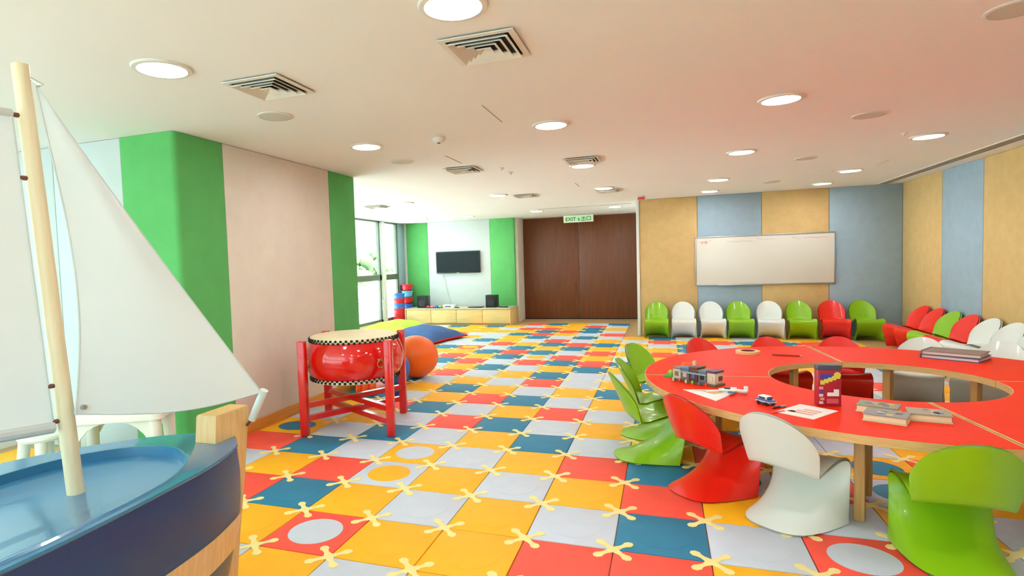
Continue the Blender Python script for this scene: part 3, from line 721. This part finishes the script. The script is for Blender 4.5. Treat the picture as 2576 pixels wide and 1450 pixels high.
def toward(x, y): return math.degrees(math.atan2(TCX-x, TCY-y))
def at_back(key, bx, by, label, df=0, group=G1):    # place by the top of the backrest, facing the table
    f = toward(bx, by)+df; a = math.radians(f)
    chair(key, bx+.57*math.sin(a), by+.57*math.cos(a), f, label, group)
chair('green', 2.35, 7.14, 122, 'lime green chair at the table farthest of the three left chairs', G1)
chair('green', 2.3, 5.44, 91, 'lime green chair in the middle of the three left table chairs', G1)
chair('green', 2.27, 4.24, 75, 'lime green chair nearest of the three left table chairs', G1)
chair('red', 3.1, 3.02, 48, 'red chair between the lime and white chairs at the near table edge', G1)
chair('white', 3.97, 2.34, 38, 'white chair with its back to the camera at the near table edge', G1)
chair('green', 5.34, 1.66, 4, 'lime green chair cut by the bottom right corner of the photo', G1)
at_back('red', 3.23, 8.39, 'red chair at the far table edge nearest the lime chairs')
at_back('red', 4.68, 8.75, 'red chair at the far table edge, middle of three')
at_back('red', 6.09, 8.9, 'red chair at the far table edge beside the table seam')
at_back('white', 7.62, 8.9, 'white chair at the far table edge beside the red chair')
at_back('white', 8.75, 8.4, 'white chair at the far right table edge, behind the stacked books')
nw = ['lime green chair nearest the dark door', 'white chair beside the lime chair nearest the door', 'white chair, third from the door along the back wall', 'lime green chair between two white chairs under the whiteboard',
      'white chair under the whiteboard between two lime chairs', 'lime green chair left of the red chair on the back wall', 'red chair against the back wall between two lime chairs', 'lime green chair in the corner beside the red chair']
for k, (key, x) in enumerate(zip(('green', 'white', 'white', 'green', 'white', 'green', 'red', 'green'), (2.3, 3.31, 4.35, 5.33, 6.38, 7.4, 8.47, 9.47))):
    chair(key, x, 19.02, 180+(0, 0, -3, -2, 3, 0, 2, -4)[k], nw[k], G2, FZ if x < 8.9 else FZ)
rw = ['red chair nearest the corner along the right wall', 'second red chair from the corner along the right wall', 'lime green chair along the right wall', 'red chair between the lime and white right wall chairs', 'white chair next to the red right wall chair', 'white chair second from the frame edge on the right wall', 'white chair cut by the right edge of the photo']
for k, (key, y) in enumerate(zip(('red', 'red', 'green', 'red', 'white', 'white', 'white'), (17.2, 16.17, 15.12, 14.1, 13.02, 11.97, 10.92))):
    chair(key, 10.14, y, 260+(0, 1, -2, 0, -2, -2, 0)[k], rw[k], G3, 0)

# ================================================================== THINGS ON THE TABLE
def tp(x, y): return (x, y, TZ)
rb = random.Random(5)
hs = thing('toy_house', 'long toy brick house model on the red table', 'toy', tp(3.05, 4.3), math.radians(-38))
box('base_plate', mat('olive_plate', (110, 100, 70), .6), -.5, .5, -.17, .17, 0, .04, hs, .006)
M_HG = mat('toy_grey', (120, 124, 122), .5); M_HW = mat('toy_cream', (222, 206, 180), .5); M_HB = mat('toy_slate_blue', (90, 116, 160), .5); M_HBR = mat('toy_brown', (116, 66, 50), .5); M_HP = mat('toy_purple', (92, 62, 92), .5)
for k in range(5):
    x0 = -.48+k*.195; box('wall_block', (M_HW, M_HG, M_HBR, M_HG, M_HW)[k], x0, x0+.18, -.13, .13, .04, (.24, .26, .3, .25, .26)[k], hs, .008)
    box('window', (M_HG, M_HW, M_HB, M_BLACK, M_HW)[k], x0+.05, x0+.13, -.142, -.13, .1, .19, hs)
    box('roof', (M_HG, M_HB, M_HBR, M_HG, M_HP)[k], x0-.01, x0+.19, -.15, .15, (.24, .26, .3, .25, .26)[k], (.27, .29, .33, .285, .3)[k], hs, .008)
box('window_frame', M_HW, .49, .505, -.1, .1, .08, .23, hs, .004); box('window', M_HBR, .505, .512, -.06, .06, .11, .2, hs)
MB().bar((-.1, .05, .3), (-.1, .05, .42), .035, n=8).build('chimney', M_HW, hs)
box('awning', mat('toy_pale_blue', (150, 190, 210), .5), -.3, .3, -.2, -.13, .2, .215, hs)
for k in range(6): MB().lathe([(.022, 0), (.022, .05), (.012, .07)], 8, (-.42+k*.15, -.2, 0)).build('figure', (M_HW, M_CHR_R, M_HW, M_CHR_G, M_HB, M_CHR_R)[k], hs)
gp = thing('green_base_plate', 'small green toy base plate at the end of the house model', 'toy', tp(2.66, 4.72), .2)
MB().lathe([(.15, 0), (.15, .02), (.1, .035)], 16).build('plate', mat('toy_grass', (60, 150, 60), .6), gp)
MB().lathe([(.05, .03), (.06, .09), (.02, .14)], 8).build('bush', mat('toy_lime', (150, 200, 70), .6), gp)
ob = thing('orange_block', 'orange toy block on the table behind the house model', 'toy', tp(2.98, 5.55), .15)
box('block', M_ORANGEBALL, -.17, .17, -.1, .1, 0, .12, ob, .012)
for k in (-1, 1): MB().lathe([(.05, .12), (.05, .145)], 12, (k*.08, 0, 0)).build('stud', M_ORANGEBALL, ob)
M_PAPER = mat('white_paper', (238, 232, 226), .8)
p1 = thing('drawing_sheet', 'triangular coloured drawing sheet on the table edge', 'paper', tp(3.12, 3.5), 0)
MB().prism([(-.3, .22), (.35, .32), (.42, .18), (.1, -.42)], 0, .006).build('sheet', M_PAPER, p1)
MB().prism([(-.02, .1), (.18, .2), (.24, .08), (.1, -.02)], .006, .008).build('print', mat('print_ochre', (206, 170, 120), .8), p1)
MB().prism([(-.16, .16), (.0, .2), (.02, .15)], .006, .008).build('print', mat('print_brown', (150, 130, 100), .8), p1)
pl = thing('toy_plane', 'small white and blue toy plane on the drawing sheet', 'toy', tp(3.5, 3.62), math.radians(-12))
MB().tube(catmull([(-.34, 0, .05), (-.2, 0, .07), (.05, 0, .07), (.3, 0, .06)], 3), .045, 8).build('fuselage', M_CHR_W, pl)
box('wing', M_CHR_W, -.1, .04, -.3, .3, .07, .09, pl, .006); box('wing_tip', M_HB, -.1, .06, -.32, -.2, .065, .095, pl, .006)
box('tail_fin', M_CHR_W, .22, .32, -.015, .015, .07, .2, pl, .006); box('tail_wing', M_CHR_W, .22, .3, -.12, .12, .08, .095, pl, .005); box('canopy', M_BLACK, -.22, -.08, -.035, .035, .09, .13, pl, .01)
cr_ = thing('toy_van', 'blue and white toy van on the red table', 'toy', tp(3.82, 3.02), math.radians(-52))
box('body', mat('van_blue', (70, 104, 168), .3, coat=.5), -.22, .22, -.12, .12, .05, .15, cr_, .02); box('stripe', M_CHR_W, -.225, .225, -.124, .124, .085, .11, cr_, .004)
box('cabin', M_CHR_W, -.17, .12, -.105, .105, .15, .24, cr_, .025); box('windscreen', mat('van_glass', (40, 90, 120), .15), .1, .14, -.085, .085, .155, .225, cr_, .01)
box('side_window', mat('van_glass', (40, 90, 120), .15), -.13, .07, -.112, .112, .165, .215, cr_, .006)
for dx in (-.13, .13):
    for dy in (-.11, .11): MB().bar((dx, dy-.02, .05), (dx, dy+.02, .05), .05, n=14).build('wheel', M_BLACK, cr_)
mk = thing('marker_pen', 'black marker pen with grey cap on the red table', 'pen', tp(3.95, 2.86), math.radians(40))
MB().bar((-.22, 0, .03), (.02, 0, .03), .028, n=10).build('barrel', M_BLACK, mk); MB().bar((.02, 0, .03), (.2, 0, .03), .032, n=10).build('cap', mat('cap_grey', (160, 156, 150), .5), mk); MB().bar((-.27, 0, .03), (-.22, 0, .03), .01, .022, n=8).build('nib', M_CHR_R, mk)
pk = thing('pink_pencil', 'short pink pencil beside the certificate sheet', 'pencil', tp(3.9, 2.62), math.radians(35))
MB().bar((-.14, 0, .015), (.12, 0, .015), .014, n=6).build('shaft', mat('pencil_pink', (236, 90, 90), .5), pk); MB().bar((.12, 0, .015), (.17, 0, .015), .014, .002, n=6).build('tip', M_HW, pk)
ce = thing('certificate', 'white printed sheet on the red table', 'paper', tp(4.23, 2.73), math.radians(52))
box('sheet', M_PAPER, -.3, .3, -.23, .23, 0, .006, ce)
for k in range(3): box('print_line', mat('print_rose', (214, 170, 150), .8), -.16+k*.1, -.1+k*.1, -.14, .14-.04*k, .006, .008, ce)
MB().lathe([(.05, .006), (.05, .008)], 14, (-.12, .12, 0)).build('seal', mat('print_ochre', (206, 170, 120), .8), ce)
gb = thing('game_box', 'tall dark red game box standing on the red table', 'box', tp(4.55, 3.12), math.radians(8))
M_GBR = mat('box_crimson', (176, 34, 52), .4)
box('carton', M_GBR, -.2, .2, -.09, .09, 0, .78, gb, .006); box('lid', mat('box_slate', (74, 78, 92), .4), -.204, .204, -.094, .094, .69, .785, gb, .006)
def decal(m, x0, x1, z0, z1, name='print'): box(name, m, x0, x1, -.094, -.09, z0, z1, gb)
decal(mat('print_blue', (60, 70, 160), .5), -.16, .06, .53, .62)
mm = MB()
for k in range(5): mm.box(-.16+k*.065, -.16+k*.065+.075, -.096, -.09, .42+k*.028, .5+k*.028)
mm.build('print', mat('print_yellow', (220, 210, 80), .5), gb)
MB().lathe([(.06, -.004), (.06, .004)], 16).build('print', mat('print_yellow', (220, 210, 80), .5), gb, (.13, -.094, .6)).rotation_euler = (PI/2, 0, 0)
decal(M_PAPER, -.04, .16, .2, .27); decal(M_PAPER, .07, .16, .27, .33)
for k, m in enumerate((M_HW, mat('print_pink', (226, 140, 150), .5), M_HW, mat('print_blue', (60, 70, 160), .5), mat('print_pink', (226, 140, 150), .5))):
    decal(m, -.18+.02*(k % 2), -.11+.02*(k % 2), .05+k*.07, .1+k*.07)
decal(mat('print_blush', (206, 90, 100), .5), -.05, .15, .06, .15)
def puzzle(x, y, rz, sx, sy, label, c):
    t = thing('picture_book', label, 'book', tp(x, y), math.radians(rz), 'board books on the near table edge')
    box('pages', mat('page_cream', (238, 222, 176), .7), -sx, sx, -sy, sy, .012, .075, t, .004); box('back_cover', M_HW, -sx-.01, sx+.01, -sy-.01, sy+.01, 0, .012, t); cv = box('front_cover', c, -sx-.01, sx+.01, -sy-.01, sy+.01, .075, .088, t)
    r2 = random.Random(label)
    for k in range(7):
        u, v = r2.uniform(-.8, .5)*sx, r2.uniform(-.8, .5)*sy
        box('cover_print', (M_HB, M_HG, mat('print_yellow', (220, 210, 80), .5), M_HBR, M_HW)[k % 5], u, u+.3*sx, v, v+.3*sy, .013*0+.088, .09, cv)
puzzle(5.05, 2.93, -25, .2, .14, 'board book behind the two near books on the table', mat('cover_olive', (150, 146, 120), .5))
puzzle(5.0, 2.5, -25, .2, .15, 'cream edged board book at the near table edge', mat('cover_grey', (148, 146, 140), .5))
puzzle(5.46, 2.66, -12, .19, .15, 'board book with grey edges right of the cream edged book', mat('cover_taupe', (160, 150, 128), .5))
for k, (dz, lb, c) in enumerate(((0, 'lower book of the stack at the far table edge', mat('book_navy', (50, 66, 120), .4)), (.07, 'upper book of the stack at the far table edge', mat('book_brown', (140, 116, 104), .5)))):
    t = thing('hardback_book', lb, 'book', (7.5, 7.22, TZ+dz), math.radians(-38+4*k), 'stacked books at the far table edge')
    box('cover', c, -.42, .42, -.3, .3, .058, .068, t); box('back_board', c, -.42, .42, -.3, .3, 0, .01, t); box('pages', M_PAPER, -.4, .4, -.28, .28, .01, .058, t); box('spine', c, -.42, -.4, -.3, .3, 0, .068, t)
tr = thing('tape_roll', 'flat cream tape ring on the far side of the red table', 'tape', tp(4.15, 7.35))
MB().lathe([(.17, 0), (.28, 0), (.28, .07), (.17, .07), (.17, 0)], 28, cap=False).build('roll', mat('tape_cream', (232, 196, 140), .5), tr); MB().lathe([(.15, 0), (.17, 0), (.17, .075), (.15, .075), (.15, 0)], 28, cap=False).build('core', M_HBR, tr)
pc = thing('red_pencil', 'thin red pencil beside the tape ring', 'pencil', tp(4.8, 7.1), math.radians(-15))
MB().bar((-.25, 0, .016), (.22, 0, .016), .015, n=6).build('shaft', mat('pencil_maroon', (150, 40, 40), .5), pc); MB().bar((.22, 0, .016), (.28, 0, .016), .015, .002, n=6).build('tip', M_HW, pc)

# ================================================================== TOY BOAT
BH = 1.6
hull_pts = [(-1.62, -.72), (-1.5, -.8), (-1.36, -.94), (-1.24, -1.1), (-1.1, -1.56), (-1.04, -2.09), (-1.0, -2.61), (-.99, -3.1), (-1.02, -3.7), (-1.18, -4.3), (-1.5, -4.75), (-1.95, -4.9), (-2.4, -4.75), (-2.8, -4.3), (-3.05, -3.6), (-3.14, -2.9), (-3.12, -2.3), (-3.0, -1.9), (-2.75, -1.47), (-2.53, -1.22), (-2.28, -.98), (-1.95, -.79), (-1.78, -.73)]
hp = [(p.x, p.y) for p in catmull([(x, y, 0) for x, y in hull_pts], 4, True)]
bx, by = -2.05, -2.6
boat = thing('toy_boat', 'navy blue play boat table with white sails and wooden stripe', 'toy boat', (bx, by, 0))
hl = [(x-bx, y-by) for x, y in hp]
tray_pts = [(-1.85, -1.27), (-1.58, -1.38), (-1.37, -1.55), (-1.2, -1.85), (-1.12, -2.2), (-1.09, -2.6), (-1.08, -3.1), (-1.12, -3.6), (-1.28, -4.1), (-1.6, -4.4), (-1.95, -4.48), (-2.3, -4.3), (-2.58, -3.8), (-2.7, -3.2), (-2.7, -2.7), (-2.66, -2.25), (-2.61, -1.95), (-2.48, -1.63), (-2.2, -1.36)]
tr0 = [(p.x-bx, p.y-by) for p in catmull([(x, y, 0) for x, y in tray_pts], 8, True)]
tr0 = [(math.atan2(y, x), math.hypot(x, y)) for x, y in tr0]
def tray_r(a): 
    d = sorted(tr0, key=lambda t: abs((t[0]-a+PI) % (2*PI)-PI)); (a1, r1), (a2, r2) = d[0], d[1]
    e1, e2 = abs((a1-a+PI) % (2*PI)-PI), abs((a2-a+PI) % (2*PI)-PI); return (r1*e2+r2*e1)/(e1+e2+1e-9)
trl = []
for x, y in hl:
    a = math.atan2(y, x); r = tray_r(a); trl.append((r*math.cos(a), r*math.sin(a)))
def loft(levels, sh=lambda z: 1.0):
    return [[(x*k, y*k, z) for x, y in hl] for z, k in levels]
b = MB(); b.grid(loft([(BH-.02, 1.0), (1.35, 1.012), (1.1, 1.008), (.94, .998)]), close=True); b.build('upper_hull', M_BOATBLUE, boat, smooth=50)
b = MB(); b.grid(loft([(.95, .99), (.95, 1.01), (.66, .975), (.66, .95)]), close=True); b.build('wood_stripe', M_BOATWOOD, boat, smooth=50)
b = MB(); b.grid(loft([(.67, .965), (.4, .925), (.15, .87), (.04, .84)]), close=True); b.build('lower_hull', M_BOATBLUE, boat, smooth=50)
b = MB(); b.grid([[(x, y, BH-.03) for x, y in hl], [(x*1.008, y*1.008, BH-.015) for x, y in hl], [(x*1.004, y*1.004, BH) for x, y in hl], [(x*1.03, y*1.03, BH) for x, y in trl], [(x*1.015, y*1.015, BH+.014) for x, y in trl], [(x, y, BH+.012) for x, y in trl], [(x*.992, y*.992, BH-.07) for x, y in trl], [(x*.97, y*.97, BH-.08) for x, y in trl], [(0, 0, BH-.08) for x, y in trl]], close=True)
b.build('deck_tray', M_BOATDECK, boat, smooth=40)
b = MB(); sp = []
for z, y0, y1 in ((.04, -1.3, -.88), (.6, -1.2, -.79), (1.2, -1.1, -.67), (1.84, -1.03, -.57), (1.86, -1.02, -.58)):
    e = .012 if z == 1.86 else 0
    sp.append([(-1.74-bx+e, y0-by, z), (-1.5-bx-e, y0-by, z), (-1.5-bx-e, y1-by, z), (-1.74-bx+e, y1-by, z)])
V_ = b.grid(sp, close=True); b.bm.faces.new(V_[-1]); b.bm.faces.new(V_[0][::-1]); b.build('stem_post', M_BOATWOOD, boat)
mx, my = -1.88-bx, -2.16-by
MB().bar((mx, my, BH-.1), (mx-.14, my-.1, 4.86), .062, .058, n=24).build('mast', M_MAST, boat)
def mastx(z): k = (z-BH)/(4.86-BH); return Vector((mx-.14*k, my-.1*k, z))
# jib
head = mastx(4.7)+Vector((.06, .06, 0)); tack = Vector((-1.8-bx, -2.18-by, 2.17)); tip = Vector((-1.31-bx, -.6-by, 2.01))
NJ = 18; rows = []
for j in range(NJ+1):
    s_ = j/NJ; luff = head.lerp(tack, s_)+Vector((.02, .17, 0))*math.sin(PI*min(1, s_*1.0))*(.4+.6*s_); leech = head.lerp(tip, s_)+Vector((0, -.03, 0))*math.sin(PI*s_)
    row = []
    for i in range(NJ+1):
        u = i/NJ; p = luff.lerp(leech, u); bel = math.sin(PI*u)*math.sin(PI*min(1, s_*.9+.05))
        p = p+Vector((.16*bel, 0, -.08*math.sin(PI*u)*s_**4)); row.append(p)
    rows.append(row)
b = MB(); b.grid(rows); jib = b.build('jib_sail', M_SAIL, boat, smooth=80)
MB().tube([r[0] for r in rows], .008, 6).build('hem', M_ROPE, jib); MB().tube([r[-1] for r in rows], .008, 6).build('hem', M_ROPE, jib); MB().tube(rows[-1], .008, 6).build('hem', M_ROPE, jib)
MB().bar((-1.27-bx, -.6-by, 2.03), (-1.43-bx, -.62-by, 1.72), .042, .038, n=14).build('sail_toggle', M_ROPE, boat)
MB().tube([(-1.43-bx, -.62-by, 1.73), (-1.49-bx, -.62-by, 1.66)], .014, 6).build('toggle_cord', M_HBR, boat)
MB().tube([mastx(4.76)+Vector((.05, .03, 0)), mastx(4.72)+Vector((.09, .09, 0)), head], .012, 6).build('head_ring', M_METAL, boat)
MB().bar(tack+Vector((.015, .05, .04)), tack+Vector((.045, .05, .04)), .02, n=10).build('grommet', M_METAL, boat)
# main sail behind the mast
rows = []
for j in range(13):
    s_ = j/12; z = 4.46+(2.1-4.46)*s_; a = mastx(z)+Vector((-.02, -.1, 0)); e = Vector((-2.0-bx, -4.3-by, 4.35+(2.3-4.35)*s_)); row = []
    for i in range(13):
        u = i/12; p = a.lerp(e, u); p = p+Vector((.12*math.sin(PI*u)*math.sin(PI*s_)+.0, 0, 0)); row.append(p)
    rows.append(row)
b = MB(); b.grid(rows); ms = b.build('main_sail', M_SAIL, boat, smooth=80)
MB().tube([r[0] for r in rows], .014, 6).build('hem', M_ROPE, ms)
MB().tube([p+Vector((0, 0, -.02)) for p in rows[-1]], .045, 10).build('boom', M_SAIL, boat); MB().tube([p+Vector((0, 0, .02)) for p in rows[0]], .03, 10).build('gaff', M_SAIL, boat)
for z in (4.47, 2.12, 4.0, 2.4): MB().bar(mastx(z)+Vector((-.02, -.1, 0)), mastx(z)+Vector((.0, -.03, 0)), .018, n=10).build('peg', M_HBR, boat)

# ================================================================== WHITE TABLE AND STOOL BEHIND THE BOAT
M_IVORY = mat('ivory_plastic', (236, 232, 214), .4)
kt = thing('play_table', 'ivory plastic play table behind the toy boat', 'table', (-5.6, 1.35, FZ), math.radians(28))
b = MB(); r = .14; sx, sy = .72, .42; pts = []
for cx, cy, a0 in ((sx-r, sy-r, 0), (-sx+r, sy-r, PI/2), (-sx+r, -sy+r, PI), (sx-r, -sy+r, 1.5*PI)):
    for k in range(6): a = a0+k/5*PI/2; pts.append((cx+r*math.cos(a), cy+r*math.sin(a)))
b.grid([[(x, y, .96) for x, y in pts], [(x*1.0, y*1.0, 1.08) for x, y in pts], [(x*.98, y*.97, 1.1) for x, y in pts], [(x*.94, y*.9, 1.1) for x, y in pts], [(x*.93, y*.89, 1.08) for x, y in pts], [(0, 0, 1.08) for x, y in pts]], close=True); b.build('table_top', M_IVORY, kt, smooth=40)
for x in (-.6, .6):
    for y in (-.31, .31): MB().bar((x, y, 0), (x*.97, y*.97, 1.0), .085, .1, n=14).build('leg', M_IVORY, kt)
for y in (-.36, .36):
    arch = [(x, y, .95-.38*abs(x/.55)**3) for x in [-.55+i*.1 for i in range(12)]]
    b = MB(); b.grid([[(p[0], y-.02, 1.0) for p in arch], [(p[0], y-.02, p[2]) for p in arch], [(p[0], y+.02, p[2]) for p in arch], [(p[0], y+.02, 1.0) for p in arch]]); b.build('arched_apron', M_IVORY, kt)
PT = FZ+1.081
for x, y, m, lb in ((-5.72, 1.12, M_ORANGEBALL, 'orange toy dish on the ivory play table'), ):
    t = thing('toy_dish', lb, 'toy', (x, y, PT)); MB().lathe([(.07, 0), (.1, .03), (.085, .045), (.02, .03)], 16).build('dish', m, t); MB().sphere((.04, 0, .05), .03, .9, 10).build('knob', M_CHR_R, t)
for x, y, m, rz, lb in ((-5.46, 1.2, mat('toy_teal', (60, 200, 150), .4), .5, 'teal toy boat on the ivory play table'), (-5.22, 1.4, M_CHR_G, .7, 'lime toy boat on the ivory play table'), (-6.05, 1.05, M_CHR_R, .2, 'red toy boat on the ivory play table')):
    t = thing('bath_toy', lb, 'toy', (x, y, PT), rz, 'small toy boats on the play table')
    MB().prism([(-.13, -.05), (.08, -.06), (.16, 0), (.08, .06), (-.13, .05)], 0, .06).build('hull', m, t); box('cabin', m, -.06, .03, -.03, .03, .06, .1, t, .008)
sl = thing('play_stool', 'ivory plastic stool left of the play table behind the boat', 'stool', (-6.9, 1.0, FZ+.004), .3)
MB().lathe([(.34, .62), (.36, .66), (.35, .7), (.1, .71)], 24).build('seat', M_IVORY, sl)
for k in range(4): a = k*PI/2+.5; MB().bar((.34*math.cos(a), .34*math.sin(a), 0), (.25*math.cos(a), .25*math.sin(a), .64), .075, .09, n=12).build('leg', M_IVORY, sl)

# true sizes of the small toys
hs.scale = (0.78, 0.78, 0.78)
pl.scale = (0.58, 0.58, 0.58)
cr_.scale = (0.5, 0.5, 0.5)
mk.scale = (0.5, 0.5, 0.5)
pk.scale = (0.7, 0.7, 0.7)
gb.scale = (0.68, 0.68, 0.68)
gp.scale = (0.8, 0.8, 0.8)
ob.scale = (0.7, 0.7, 0.7)
tr.scale = (0.8, 0.8, 0.8)
